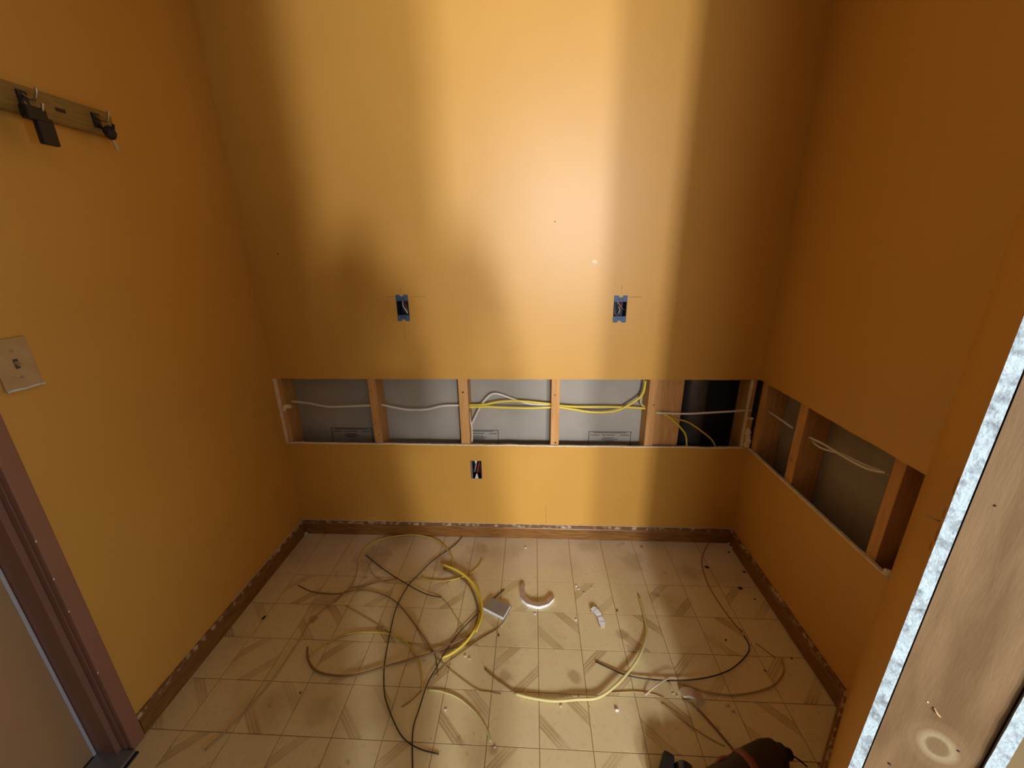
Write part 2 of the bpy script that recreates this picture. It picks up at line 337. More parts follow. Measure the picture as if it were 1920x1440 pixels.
def frange(a, b, s):
    n = max(1, int(round((b - a) / s))); return [a + (b - a) * k / n for k in range(n + 1)]
def lumps(name, c, r, m, parent=None, sc=(1, 1, 1), seed=0, sub=2, amp=.35, fq=60):
    bm = bmesh.new(); bmesh.ops.create_icosphere(bm, subdivisions=sub, radius=1)
    for v in bm.verts:
        k = 1 + amp * noise.noise(v.co * 1.7 + Vector((seed * 3.1, seed, 0)))
        v.co = Vector((v.co.x * r * sc[0] * k, v.co.y * r * sc[1] * k, v.co.z * r * sc[2] * k)) + Vector(c)
    return bm_obj(name, bm, m, parent)

W = RW; H = 2.44; T = .0127; SD = .089
P0 = Vector((W, -.7475, 0)); DD = Vector((-.6967, -.7172, 0)).normalized(); NO = Vector((-DD.y, DD.x, 0)); NO = NO if NO.x > 0 else -NO
LEN1 = .677
# ------------------------------------------------------------------ setting: floor
fl = struct(mesh_obj('floor', [(-.35, .3, -.003), (3.0, .3, -.003), (3.0, -4.2, -.003), (-.35, -4.2, -.003), (-.35, .3, -.04), (3.0, .3, -.04), (3.0, -4.2, -.04), (-.35, -4.2, -.04)],
                     [(0, 1, 2, 3), (4, 7, 6, 5), (0, 4, 5, 1), (1, 5, 6, 2), (2, 6, 7, 3), (3, 7, 4, 0)], GROUT), 'cream vinyl floor printed with brown lined squares and diagonal slats')
S_ = .1524; G = .0011; cache = {}
def tile(x0, x1, y0, y1, m, ox, oy):
    key = (round(x0 - ox, 4), round(x1 - ox, 4), round(y0 - oy, 4), round(y1 - oy, 4), m.name)
    if key not in cache:
        a, b, c, d = x0 - ox + G, x1 - ox - G, y0 - oy + G, y1 - oy - G; e = .0004
        V = [(a, c, -.003), (b, c, -.003), (b, d, -.003), (a, d, -.003), (a, c, -e), (b, c, -e), (b, d, -e), (a, d, -e), (a + .0001, c + .0001, 0), (b - .0001, c + .0001, 0), (b - .0001, d - .0001, 0), (a + .0001, d - .0001, 0)]
        Fc = [(8, 9, 10, 11)] + [(k, (k + 1) % 4, 4 + (k + 1) % 4, 4 + k) for k in range(4)] + [(4 + k, 4 + (k + 1) % 4, 8 + (k + 1) % 4, 8 + k) for k in range(4)]
        me = bpy.data.meshes.new('floor_tile'); me.from_pydata(V, [], Fc); me.materials.append(m); cache[key] = me
    o = bpy.data.objects.new('floor_tile', cache[key]); COL.objects.link(o); o.location = (ox, oy, 0); o.parent = fl
for i in range(-8, 8):
    for k in range(-1, 12):
        ox = COL0 + i * S_; oy = -ROW0 - (k + 1) * S_
        x0, x1 = max(ox, .0), min(ox + S_, W); y0, y1 = oy, oy + S_
        if k == -1: y0, y1 = -ROW0, -.004
        if x1 - x0 < .01: continue
        cxy = Vector(((x0 + x1) / 2, (y0 + y1) / 2, 0)) - P0
        if cxy.dot(NO) > .04: continue
        m = V0
        if k >= 0 and k % 2 == 0 and i % 2 == 1: m = V1
        if k >= 0 and k % 2 == 1 and i % 2 == 0: m = V2
        tile(x0, x1, y0, y1, m, ox, oy if k >= 0 else y0)
OUTW = mat('adjoining_room_paint', (.30, .26, .21), .8)
struct(box('floor_adjoining', (2.98, -6.6, -.06), (5.0, 1.2, -.004), CEIL)); struct(box('floor_entry', (-.4, -6.6, -.06), (2.98, -4.19, -.004), CEIL))
struct(box('wall_adjoining_right', (4.95, -6.6, 0), (5.0, 1.2, H), OUTW)); struct(box('wall_adjoining_back', (2.35, 1.15, 0), (4.95, 1.2, H), OUTW))
# ------------------------------------------------------------------ setting: ceiling, walls
struct(box('ceiling', (-.35, -3.0, H), (3.0, .3, H + .05), CEIL))
def jit_edge(kind, zc, seed, amp=.0016):
    def f(i, j, a, z, layer):
        if abs(z - zc) < 1e-4:
            nz_ = noise.noise(Vector((a * 9, seed, 0))) * amp * 1.6 + noise.noise(Vector((a * 60, seed, layer * 3))) * amp
            return 0, nz_
        return 0, 0
    return f
BOXES = [(.620, 1.128, .0255, .050), (1.508, 1.118, .0265, .050)]
LOWBOX = (.894, .372, .026, .048)
hb = [(c[0] - c[2], c[0] + c[2], c[1] - c[3] + .006, c[1] + c[3] - .006) for c in BOXES]
us = frange(0, W, .02) + [h for b in hb for h in b[:2]]
wb = struct(sheet('wall_back', (0, 0, 0), (1, 0, 0), (0, 1, 0), us, [Z_TOP, H] + [h for b in hb for h in b[2:]], hb, jit=jit_edge(0, Z_TOP, 1)), 'orange painted back wall with a long cut out strip')
lb = (LOWBOX[0] - LOWBOX[2], LOWBOX[0] + LOWBOX[2], LOWBOX[1] - LOWBOX[3], LOWBOX[1] + LOWBOX[3])
o = sheet('lower_drywall_sheet', (0, 0, 0), (1, 0, 0), (0, 1, 0), frange(0, W, .02) + list(lb[:2]), [0, Z_LOW] + list(lb[2:]), [lb], jit=jit_edge(0, Z_LOW, 5), parent=wb)
def stud(parent, lo, hi, face, nails=(), side=1):
    s = box('stud', lo, hi, WOOD, parent, bev=.0015)
    return s
for (a, b) in ((-.012, .027), (.4225, .4585), (.829, .870), (1.240, 1.277), (1.661, 1.697), (2.080, 2.106)):
    stud(wb, (a, T + .0005, .0), (b, T + SD, H), 0)
# nails in the stud faces
def nail(x, y, z, d, parent, r=.0035):
    d = Vector(d); p0 = Vector((x, y, z)); tube('nail', [p0 - d * .002, p0 + d * .004], r, CHROME if random.random() < .4 else DIRT, parent, seg=7)
for x, z in ((.437, .60), (.446, .545), (.849, .755), (1.256, .745), (1.262, .513), (1.684, .70)): nail(x, T, z, (0, -1, 0), wb)
tube('nail', [(.421, T - .001, .760), (.431, T - .007, .764), (.439, T - .001, .759)], .0015, CHROME, wb)
# grey board behind the studs, one piece per bay
for k, (a, b) in enumerate(((-.02, .4405), (.4405, .849), (.849, 1.2585), (1.2585, 1.679), (1.679, 1.83))):
    box('backing_panel', (a + .0004, T + SD + .0005, 0), (b - .0004, T * 2 + SD, H), PAPER, wb)
box('wood_block', (1.6985, .030, .0), (1.812, .048, H), WOOD, wb, bev=.001)
box('cavity_dark', (1.83, .155, 0), (2.3, .16, H), VOID, wb)  # black sheets added for the unlit depth of the cavity
box('cavity_dark', (1.822, .10, 0), (1.83, .16, H), VOID, wb)
box('corner_gap_dark', (2.108, .016, 0), (2.124, .10, H), VOID, wb)  # dark block added to fill the gap, stands for its shade
box('cavity_dark', (2.12, .055, 0), (2.30, .06, H), VOID, wb)
for z_, x0_, x1_, pr in ((Z_LOW, 0, W, wb),):
    V, Fc = tube_data([Vector((x, -.0004, z_ - .0008 + noise.noise(Vector((x * 9, 5, 0))) * .0025 + .0008 * random.random())) for x in frange(x0_ + .004, x1_ - .02, .01)], lambda t: .0034 + .001 * noise.noise(Vector((t * 120, 0, 9))), 6)
    mesh_obj('torn_edge', V, Fc, EDGE, pr, smooth=True)
V, Fc = tube_data([Vector((W + .0004, -y, Z_LOW - .0008 + .001 * random.random())) for y in frange(.0, .745, .01)], lambda t: .0030 + .0008 * noise.noise(Vector((t * 60, 0, 9))), 6)
EDGE_R = (V, Fc)
# bottom plate glimpse inside the bays
# vertical cut edges and torn remains at the strip ends
def sliver(name, pts, y0, y1, m, parent):
    n = len(pts); V = [(x, y0, z) for x, z in pts] + [(x, y1, z) for x, z in pts]
    Fc = [tuple(range(n)), tuple(range(2 * n - 1, n - 1, -1))] + [(k, (k + 1) % n, n + (k + 1) % n, n + k) for k in range(n)]
    return mesh_obj(name, V, Fc, m, parent)
L_ = [(-.002, Z_LOW), (-.002, Z_TOP)] + [(.008 + .0035 * noise.noise(Vector((k * .7, 4, 1))) + (.012 if abs(z - .68) < .012 else 0), z) for k, z in enumerate(frange(Z_TOP, Z_LOW, .012))]
sliver('drywall_edge', L_, -.001, T, EDGE, wb)
lumps('plaster_lump', (.030, .016, .680), .020, EDGE, wb, (1.0, .6, .55), 3)
lumps('plaster_lump', (.018, .006, .672), .012, EDGE, wb, (1.0, .6, 1.2), 5)
sliver('drywall_edge', [(2.078, Z_LOW), (2.0785, .6), (2.0775, .7), (2.078, Z_TOP), (2.084, Z_TOP), (2.083, .7), (2.0855, .6), (2.086, Z_LOW)], .000, T, EDGE, wb)
sliver('paper_remnant', [(2.086, .505), (2.086, .640), (2.1106, .640), (2.1106, .56), (2.105, .505)], .004, T, mats_ if False else PAINT, wb)
sliver('drywall_edge', [(2.084, .6405), (2.084, .6455), (2.096, .6435), (2.112, .646), (2.112, .6395)], .001, T, EDGE, wb)
for k, (x, z, r) in enumerate(((2.100, .575, .013), (2.104, .555, .012), (2.108, .535, .014), (2.102, .518, .012), (2.110, .512, .010), (2.098, .590, .008))):
    lumps('plaster_lump', (x, .004, z), r, EDGE, wb, (1, .7, 1.2), k + 11)
# printed stamps on the grey board (unreadable print)
for key in ('st1', 'st2', 'st3'):
    (x0, za), (x1, zb) = BACK_PATHS[key]; bm = bmesh.new(); yb = T + SD; zb -= .02
    def ink(a, b, c, d): add_box(bm, (a, yb - .0006, c), (b, yb + .0006, d))
    ink(x0, x1, za - .003, za); ink(x0, x0 + .003, zb, za); ink(x1 - .003, x1, zb, za)
    ww = x1 - x0
    random.seed(3)
    for r_, (a, b) in enumerate(((.12, .88), (.05, .25), (.32, .62), (.75, .95), (.35, .6), (.3, .68), (.36, .62))):
        zz = za - .007 - (.0 if r_ == 0 else .012 + (.0 if r_ in (1, 3) else (r_ - 2) * .007))
        xx = x0 + a * ww
        while xx < x0 + b * ww:
            l = random.uniform(.002, .006); ink(xx, min(xx + l, x0 + b * ww + .001), zz - .002, zz + .002); xx += l + .0015
    st = bm_obj('printed_stamp', bm, INK, wb)
for (x_, z_, rx, rz, m_) in ((1.397, 1.303, .009, .006, EDGE), (1.404, 1.297, .004, .004, EDGE), (.131, 1.347, .003, .003, DIRT), (1.24, 1.45, .002, .002, DIRT), (.25, .30, .003, .002, EDGE)):
    lumps('paint_scuff', (x_, -.0002, z_), 1, m_, wb, (rx, .0007, rz), int(x_ * 9))
for (x0_, z0_, x1_, z1_) in ((.62, .99, .6205, 1.06), (.64, 1.174, .72, 1.175), (.56, 1.174, .592, 1.174), (1.54, 1.165, 1.59, 1.1655), (1.5085, 1.18, 1.5095, 1.21), (1.224, BB + .01, 1.222, BB + .11), (.618, 1.19, .6185, 1.215)):
    tube('pencil_line', [(x0_, -.0001, z0_), (x1_, -.0001, z1_)], .0006, DUST, wb, seg=5)
# right wall
sR = dict(jit=None)
wr = struct(sheet('wall_right', (W, 0, 0), (0, -1, 0), (1, 0, 0), frange(0, .7475, .02), [Z_TOP, H], jit=jit_edge(0, Z_TOP, 9)), 'orange painted right wall with a cut out strip')
sheet('lower_drywall_sheet', (W, 0, 0), (0, -1, 0), (1, 0, 0), frange(0, .7475, .02), [0, Z_LOW], jit=jit_edge(0, Z_LOW, 12), parent=wr)
for (a, b) in ((-.037, .0), (-.293, -.249), (-.684, -.650), (-.83, -.745)):
    stud(wr, (W + T + .0005, a, 0), (W + T + SD, b, H), 0)
box('stud', (W + T + .02, -.003, 0), (W + T + SD, .05, H), WOOD, wr)
for (a, b) in ((-.271, .12), (-.667, -.271), (-.85, -.667)):
    box('backing_panel', (W + T + SD + .0005, a + .0004, 0), (W + 2 * T + SD, b - .0004, H), PAPERD, wr)
nail(W + T, -.268, .593, (-1, 0, 0), wr, .003)
tube('nail', [(W + .01, -.262, .597), (W - .002, -.272, .603), (W + .008, -.28, .592)], .0014, CHROME, wr)
lumps('plaster_lump', (W + .004, -.742, .512), .012, GYPSUM, wr, (1, 1.4, .9), 31)
mesh_obj('torn_edge', *EDGE_R, EDGE, wr, smooth=True)
# left wall with door opening
dy0, dy1 = .9485, 1.80
wl = struct(sheet('wall_left', (0, 0, 0), (0, -1, 0), (-1, 0, 0), [0, .3, .6, .9, dy0, dy1, 2.9], [0, Z_LOW, Z_TOP, 2.05, H], [(dy0, dy1, 0, 2.05)]), 'orange painted left wall beside the door')
box('wall_core', (-.10, -dy0 + .0, 0), (-T, .02, H), PAPER, wl)
# diagonal wall with the entry opening
def diag(a, off, z=0): q = P0 + DD * a + NO * off; return Vector((q.x, q.y, z))
wd = struct(sheet('wall_front_right', tuple(P0), tuple(DD), tuple(NO), frange(0, LEN1, .02), frange(0, H, .012),
                  jit=lambda i, j, a, z, l: ((noise.noise(Vector((z * 28, l * 5., 2))) * .0018 if abs(a - LEN1) < 1e-4 else 0), 0), mats=[PAINT, GYPLIT, PAPER]), 'diagonal wall stub ending in broken white gypsum edge')
sheet('outer_drywall_sheet', tuple(P0 + NO * (T + SD + .0015)), tuple(DD), tuple(NO), frange(0, LEN1 + .003, .04), frange(0, H, .012),
      jit=lambda i, j, a, z, l: ((noise.noise(Vector((z * 30, l * 5., 8))) * .002 if a > LEN1 else 0), 0), mats=[PAPER, GYPLIT, PAINT], parent=wd)
def stud_wood():
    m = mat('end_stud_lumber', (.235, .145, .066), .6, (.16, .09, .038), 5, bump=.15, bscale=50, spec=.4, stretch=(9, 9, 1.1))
    nt = m.node_tree; N = nt.nodes; L = nt.links; b = N['Principled BSDF']
    prev = b.inputs['Base Color'].links[0].from_socket
    tc = N.new('ShaderNodeTexCoord')
    for (t, z, rx, rz, dark) in KNOTS:
        k = P0 + DD * LEN1 + NO * (T + t)
        mp = N.new('ShaderNodeMapping'); mp.inputs['Location'].default_value = (-k.x, -k.y, -z); L.new(tc.outputs['Object'], mp.inputs[0])
        nz = N.new('ShaderNodeTexNoise'); nz.inputs['Scale'].default_value = 25; L.new(tc.outputs['Object'], nz.inputs['Vector'])
        m2 = N.new('ShaderNodeMapping'); m2.inputs['Scale'].default_value = (1 / rx, 1 / rx, 1 / rz); L.new(mp.outputs[0], m2.inputs[0])
        ln = N.new('ShaderNodeVectorMath'); ln.operation = 'LENGTH'; L.new(m2.outputs[0], ln.inputs[0])
        ad = N.new('ShaderNodeMath'); ad.operation = 'MULTIPLY_ADD'; L.new(nz.outputs['Fac'], ad.inputs[0]); ad.inputs[1].default_value = .35; L.new(ln.outputs['Value'], ad.inputs[2])
        r = N.new('ShaderNodeValToRGB'); cr = r.color_ramp; L.new(ad.outputs[0], r.inputs[0])
        sc = N.new('ShaderNodeMath'); sc.operation = 'MULTIPLY'; L.new(ad.outputs[0], sc.inputs[0]); sc.inputs[1].default_value = .33; L.new(sc.outputs[0], r.inputs[0])
        cr.elements[0].position = .05; cr.elements[0].color = (*dark, 1); cr.elements[1].position = 1; cr.elements[1].color = (0, 0, 0, 0)
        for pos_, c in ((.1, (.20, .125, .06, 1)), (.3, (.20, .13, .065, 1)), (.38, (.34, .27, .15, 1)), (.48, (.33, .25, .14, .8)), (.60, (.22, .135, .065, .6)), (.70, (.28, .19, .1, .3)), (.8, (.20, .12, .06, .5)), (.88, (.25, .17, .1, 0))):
            e = cr.elements.new(pos_); e.color = c
        mx = N.new('ShaderNodeMix'); mx.data_type = 'RGBA'; L.new(r.outputs['Alpha'], mx.inputs[0]); L.new(prev, mx.inputs[6]); L.new(r.outputs['Color'], mx.inputs[7]); prev = mx.outputs[2]
    L.new(prev, b.inputs['Base Color']); return m
KNOTS = [(.053, .728, .013, .017, (.06, .035, .02))]
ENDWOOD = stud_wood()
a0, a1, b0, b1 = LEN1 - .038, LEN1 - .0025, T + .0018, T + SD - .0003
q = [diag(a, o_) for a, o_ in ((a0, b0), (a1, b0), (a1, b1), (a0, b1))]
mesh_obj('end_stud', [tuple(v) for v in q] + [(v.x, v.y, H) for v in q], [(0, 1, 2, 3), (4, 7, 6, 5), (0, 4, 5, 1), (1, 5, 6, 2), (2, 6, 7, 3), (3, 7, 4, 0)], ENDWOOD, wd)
q = [diag(a, o_) for a, o_ in ((.02, b0), (.06, b0), (.06, b1), (.02, b1))]
mesh_obj('stud', [tuple(v) for v in q] + [(v.x, v.y, H) for v in q], [(0, 1, 2, 3), (4, 7, 6, 5), (0, 4, 5, 1), (1, 5, 6, 2), (2, 6, 7, 3), (3, 7, 4, 0)], WOOD, wd)
def on_end(t, z, out=0): v = diag(LEN1 - .0025 + out, T + t); return (v.x, v.y, z)
# torn paper curls on the painted face near the broken edge
for k, (s, z, l) in enumerate(((LEN1 - .022, 1.045, .014), (LEN1 - .014, 1.085, .02), (LEN1 - .03, .99, .012), (LEN1 - .012, 1.02, .018))):
    lumps('paper_tear', diag(s, .0, z), .0022, PAINT, wd, (.8, .8, l / .0035), 40 + k)
tube('nail', [diag(LEN1 - .035, .001, 1.025), diag(LEN1 - .045, -.012, 1.022)], .0016, WHITEP, wd)
tube('splinter', [on_end(.0375, .784, 0), on_end(.041, .781, .003), on_end(.045, .776, .0005)], .0011, WHITEP, wd)
for t_, z_, r_ in ((.0694, .7405, .0016), (.018, 1.0795, .0014), (.0228, .652, .0022), (.031, .787, .0012)):
    tube('knot_hole', [on_end(t_, z_, -.001), on_end(t_, z_, .0004)], r_, DIRT if r_ > .0013 else CEIL, wd, seg=7)
# far side of the entry opening, up to the left wall
s0 = 1.03 + LEN1 - .0; s0 = LEN1 + .99
s1 = (P0.x) / -DD.x
wf = struct(sheet('wall_front_left', tuple(P0), tuple(DD), tuple(NO), [s0, s0 + .3, s1], [0, 1.2, H]))
sheet('outer_drywall_sheet', tuple(P0 + NO * (T + SD)), tuple(DD), tuple(NO), [s0, s0 + .3, s1 + .1], [0, 1.2, H], parent=wf)
q = [diag(a, o_) for a, o_ in ((s0 + .002, T), (s0 + .04, T), (s0 + .04, T + SD), (s0 + .002, T + SD))]
mesh_obj('stud', [tuple(v) for v in q] + [(v.x, v.y, H) for v in q], [(0, 1, 2, 3), (4, 7, 6, 5), (0, 4, 5, 1), (1, 5, 6, 2), (2, 6, 7, 3), (3, 7, 4, 0)], WOOD, wf)
# ------------------------------------------------------------------ baseboards: oak face, stepped dusty top
def baseboard(name, p0, p1, nin, label, e0=0, e1=0):
    p0, p1, n = Vector(p0), Vector(p1), Vector(nin).normalized(); d = (p1 - p0).normalized()
    prof = [(0, 0), (.0125, 0), (.0125, BB - .016), (.0105, BB - .0125), (.0085, BB - .012), (.0075, BB - .003), (.005, BB), (0, BB)]
    V = []; k = len(prof); segs = frange(0, 1, .05)
    for t in segs:
        for (a, z) in prof:
            c = p0.lerp(p1, t)
            if t == 0: c = c + d * a * e0
            if t == 1: c = c - d * a * e1
            V.append(c + n * a + Vector((0, 0, z)))
    Fc, I = [], []
    for s in range(len(segs) - 1):
        for j in range(k - 1):
            Fc.append((s * k + j, s * k + j + 1, (s + 1) * k + j + 1, (s + 1) * k + j)); I.append(1 if j >= 4 else 0)
    Fc.append(tuple(range(k))); Fc.append(tuple((len(segs) - 1) * k + j for j in range(k))[::-1]); I += [0, 0]
    b = struct(mesh_obj(name, V, Fc, None, mats=[BASEW2[0 if abs(d.x) > .9 else 1], DUST], idx=I), label)
    return b
BASEW2 = [mat('stained_oak_x', (.30, .14, .03), .38, (.17, .07, .016), 7, bump=.12, bscale=60, stretch=(2, 20, 26)),
          mat('stained_oak_y', (.27, .125, .028), .38, (.15, .062, .014), 7, bump=.12, bscale=60, stretch=(20, 2, 26))]
bbk = baseboard('baseboard_back', (0, 0, 0), (W, 0, 0), (0, -1, 0), 'oak baseboard with a dusty plaster topped edge along the back wall', 1, 1)
bl = baseboard('baseboard_left', (0, 0, 0), (0, -.905, 0), (1, 0, 0), 'dark oak baseboard running along the left wall to the door', 1, 0)
baseboard('baseboard_right', (W, 0, 0), (W, -.7475, 0), (-1, 0, 0), 'shadowed oak baseboard along the right wall', 1, .4)
baseboard('baseboard_front_right', tuple(P0), tuple(diag(LEN1 - .01, 0)), tuple(-NO), 'short oak baseboard on the diagonal wall stub', .4, 0)
# caulk / plaster line over the boards
V, Fc = tube_data([Vector((x, -.0012 - .0008 * random.random(), BB + .0005 + .001 * random.random())) for x in frange(.0, W, .012)], lambda t: .0013 + .0007 * noise.noise(Vector((t * 90, 0, 0))), 5)
mesh_obj('caulk_line', V, Fc, GYPSUM, bbk, smooth=True)
V, Fc = tube_data([Vector((.0012 + .0008 * random.random(), -y, BB + .0005 + .001 * random.random())) for y in frange(.0, .5, .012)], lambda t: .0013 + .0007 * noise.noise(Vector((t * 40, 0, 3))), 5)
mesh_obj('caulk_line', V, Fc, GYPSUM, bl, smooth=True)
for k, (x, y, r) in enumerate(((.018, -.022, .007), (.013, -.014, .006), (W - .014, -.02, .005), (W - .016, -.05, .006), (W - .013, -.006, .004))):
    lumps('plaster_lump', (x, y, .004), r, GYPSUM, bbk, (1.3, 1, 1.2), 60 + k)
# ------------------------------------------------------------------ door on the left wall
door = struct(box('door_1', (-.118, -dy1 + .03, .012), (-.076, -.965, 2.03), DOORP, bev=.002), 'tan painted door, closed, cut by the left edge')
sph = box('door_handle', (-.076, -1.70, .93), (-.066, -1.64, 1.0), CHROME, door, bev=.003)
tr = struct(box('trim_1', (0, -.947, 0), (.018, -.9095, 2.12), TRIM, bev=.004), 'brown painted door casing on the left wall')
box('jamb', (-.118, -.963, .0), (-.0136, -.9495, 2.06), TRIM, tr, bev=.001)
box('jamb', (-.0135, -.9493, .0), (.0005, -.940, 2.06), TRIM, tr)
box('door_stop', (-.118, -.9632, .012), (-.0137, -.9634 + .0004, 2.05), TRIM, tr)
box('head_casing', (0, -1.85, 2.06), (.018, -.9475, 2.12), TRIM, tr, bev=.003)
box('side_casing', (0, -1.85, 0), (.018, -1.81, 2.058), TRIM, tr, bev=.003)
box('weather_strip', (-.0765, -.972, .012), (-.0725, -.9645, 2.04), SEAL, tr, bev=.001)
for z in (.31, .62, .73, .52): lumps('paint_chip', (.0185 - (.0 if z > .5 else .0), -.9465, z), .0016, CEIL, tr, (.5, 1, 2.0), int(z * 50))
th = bpy.data.objects.new('door_threshold', None); COL.objects.link(th); tag(th, 'grey metal door threshold at the foot of the brown casing', 'threshold')
bm = bmesh.new(); add_box(bm, (-.12, -1.80, 0), (.030, -.950, .011), .003); bm_obj('plate', bm, STEEL, th)
bm = bmesh.new(); add_box(bm, (.030, -1.80, 0), (.037, -.950, .006), .001); add_box(bm, (-.078, -1.80, .0108), (-.072, -.965, .0125), .0005); bm_obj('rubber_edge', bm, RUBBER, th)
# ------------------------------------------------------------------ outlet boxes
def outlet_box(cx, cz, hw, hh, label, wires):
    t = thing('outlet_box', label, 'electrical box', (cx, 0, cz), 0)
    bm = bmesh.new(); d = .065; tk = .0025; w_, h_ = hw - .001, hh - .008
    for (lo, hi) in (((-w_, -.001, -h_), (-w_ + tk, d, h_)), ((w_ - tk, -.001, -h_), (w_, d, h_)), ((-w_, -.001, h_ - tk), (w_, d, h_)), ((-w_, -.001, -h_), (w_, d, -h_ + tk))): add_box(bm, lo, hi)
    bm_obj('box_wall', bm, BLUEIN, t)
    bm = bmesh.new(); add_box(bm, (-w_, d - .003, -h_), (w_, d, h_)); bm_obj('box_back', bm, BLUEIN, t)
    for s in (1, -1):
        zi, zo, zn = s * (h_ - .013), s * (hh + .004), s * (hh - .003)
        n = [(-w_, zi), (w_, zi), (w_ + .001, zo * .985), (w_ - .003, zo), (.009, zo), (.006, zn), (-.006, zn), (-.009, zo), (-w_ + .003, zo), (-w_ - .001, zo * .985)]
        m_ = len(n); V = [(x, -.0028, z) for x, z in n] + [(x, .002, z) for x, z in n]
        e = mesh_obj('mounting_ear', V, [tuple(range(m_)), tuple(range(2 * m_ - 1, m_ - 1, -1))] + [(k, (k + 1) % m_, m_ + (k + 1) % m_, m_ + k) for k in range(m_)], BLUEBOX, t)
        zz = (zi + zn) / 2
        bm = bmesh.new()
        for xx in (-.006, .006): add_box(bm, (xx - .003, -.0032, zz - .0016), (xx + .003, -.0026, zz + .0016))
        bm_obj('screw_slot', bm, RUBBER, e)
        xs = s * (w_ - .006)
        tube('screw', [(xs, -.001, zz), (xs, -.0045, zz)], .0028, STEEL, e, seg=8)
    for (pts, r, m_) in wires: tube('wire', pts, r, m_, t)
    return t
outlet_box(*BOXES[0], 'blue plastic outlet box, left of the two above the cut strip', [
    ([(-.006, .03, .034), (-.003, .014, .012), (.008, .004, -.006), (.018, .002, -.022)], .0022, CWHITE),
    ([(-.002, .03, .034), (.004, .016, .016), (.013, .006, -.004), (.022, .006, -.018)], .0012, COPPER),
    ([(.0, .035, .03), (.008, .02, .012), (.016, .014, -.004), (.021, .01, -.02)], .0016, REDW),
    ([(-.012, .05, -.03), (.0, .045, -.01), (.01, .04, .01)], .002, CDARK)])
outlet_box(*BOXES[1], 'blue plastic outlet box, right of the two above the cut strip', [
    ([(-.018, .004, .036), (-.005, .002, .020), (.008, .002, .004), (.018, .006, -.006)], .0014, COPPER),
    ([(.006, .03, .034), (.010, .018, .022), (.006, .02, .01)], .0022, REDW),
    ([(-.004, .02, .008), (.002, .012, -.004), (-.002, .014, -.02)], .0026, CTAN),
    ([(-.018, .02, -.01), (-.012, .02, -.026), (.0, .03, -.034)], .002, CBROWN)])
t = thing('outlet_box', 'small open metal outlet box with red wire, below the cut strip', 'electrical box', (LOWBOX[0], 0, LOWBOX[1]))
hw, hh, d = LOWBOX[2] - .0015, LOWBOX[3] - .0015, .06; bm = bmesh.new()
for (lo, hi) in (((-hw, .003, -hh), (-hw + .0015, d, hh)), ((hw - .0015, .003, -hh), (hw, d, hh)), ((-hw, .003, hh - .0015), (hw, d, hh)), ((-hw, .003, -hh), (hw, d, -hh + .0015)), ((-hw, d - .001, -hh), (hw, d, hh))): add_box(bm, lo, hi)
bm_obj('box_wall', bm, RUBBER, t)
box('metal_edge', (-hw + .002, .001, -hh + .002), (-hw + .006, .004, hh - .002), METBOX, t)
for s in (1, -1):
    V = [(-.006, 0), (.006, 0), (.003, -.013), (-.003, -.013)] if s == 1 else [(-.007, 0), (.008, 0), (.004, .026), (.0, .026)]
    V = [(x, z + s * hh) for x, z in V]
    mesh_obj('device_tab', [(x, .001, z) for x, z in V] + [(x, .003, z) for x, z in V], [(0, 1, 2, 3), (7, 6, 5, 4), (0, 4, 5, 1), (1, 5, 6, 2), (2, 6, 7, 3), (3, 7, 4, 0)], GYPSUM, t)
for pts, r, m_ in (([(.001, .012, .03), (-.005, .006, .005), (-.010, .01, -.016)], .0035, METBOX), ([(.016, .01, .036), (.009, .006, .01), (.004, .008, -.018)], .0032, REDW), ([(.018, .02, .02), (.015, .015, -.01), (.016, .02, -.03)], .003, CDARK)):
    tube('wire', pts, r, m_, t)
# ------------------------------------------------------------------ cables in the cut strip
def back_cable(key, r, m, name, label, cat, y=.055, dy=0, group=None, flat=.7):
    pts = [(x, y + dy * math.sin(k * 1.3), z) for k, (x, z) in enumerate(BACK_PATHS[key])]
    o = tube(name, pts, r, m, flat=1.); return tag(o, label, cat, group)
back_cable('white_a', .0054, CWHITE, 'electrical_cable', 'white flat cable sagging through the two leftmost stud bays', 'cable')
back_cable('white_drop', .0035, CWHITE, 'electrical_cable', 'thin pale cable dropping straight down beside the middle left stud', 'cable', .05)
back_cable('white_loop', .0045, CWHITE, 'electrical_cable', 'white cable arching over the yellow cables in the centre bay', 'cable', .060, .001)
back_cable('yellow_a', .0052, CYEL, 'electrical_cable', 'upper bright yellow cable running level through the centre bays', 'cable', .050)
back_cable('yellow_b', .0052, CYEL, 'electrical_cable', 'bright yellow cable sagging in the centre right bay then rising steeply', 'cable', .040)
back_cable('yellow_c', .0042, CPALE, 'electrical_cable', 'pale yellow cable curling up at the stud left of the wood block', 'cable', .062)
back_cable('white_b', .0046, CWHITE, 'electrical_cable', 'white cable crossing level in front of the black pipe', 'cable', .012)
back_cable('yellow_d', .0040, CYEL, 'electrical_cable', 'yellow cable bending straight down at the left edge of the black pipe', 'cable', .018)
back_cable('yellow_e', .0040, CYELD, 'electrical_cable', 'dull yellow cable drooping across the black pipe', 'cable', .022)
for key, lab in (('r1', 'short pale cable stub between the first studs of the right wall'), ('r2', 'upper of two grey cables crossing the right wall opening'), ('r3', 'lower of two grey cables crossing the right wall opening')):
    tag(tube('electrical_cable', [(W + (.035 if key != 'r3' else .045), y, z) for y, z in RIGHT_PATHS[key]], .0040, CWHITE), lab, 'cable')
pp = thing('drain_pipe', 'black plastic vertical pipe behind the right end of the strip', 'pipe', (1.885, .095, 0))
bm = bmesh.new(); bmesh.ops.create_cone(bm, cap_ends=True, segments=40, radius1=.055, radius2=.055, depth=2.3, matrix=Matrix.Translation((0, 0, 1.15))); o = bm_obj('pipe_body', bm, BLACK, pp, smooth=False)
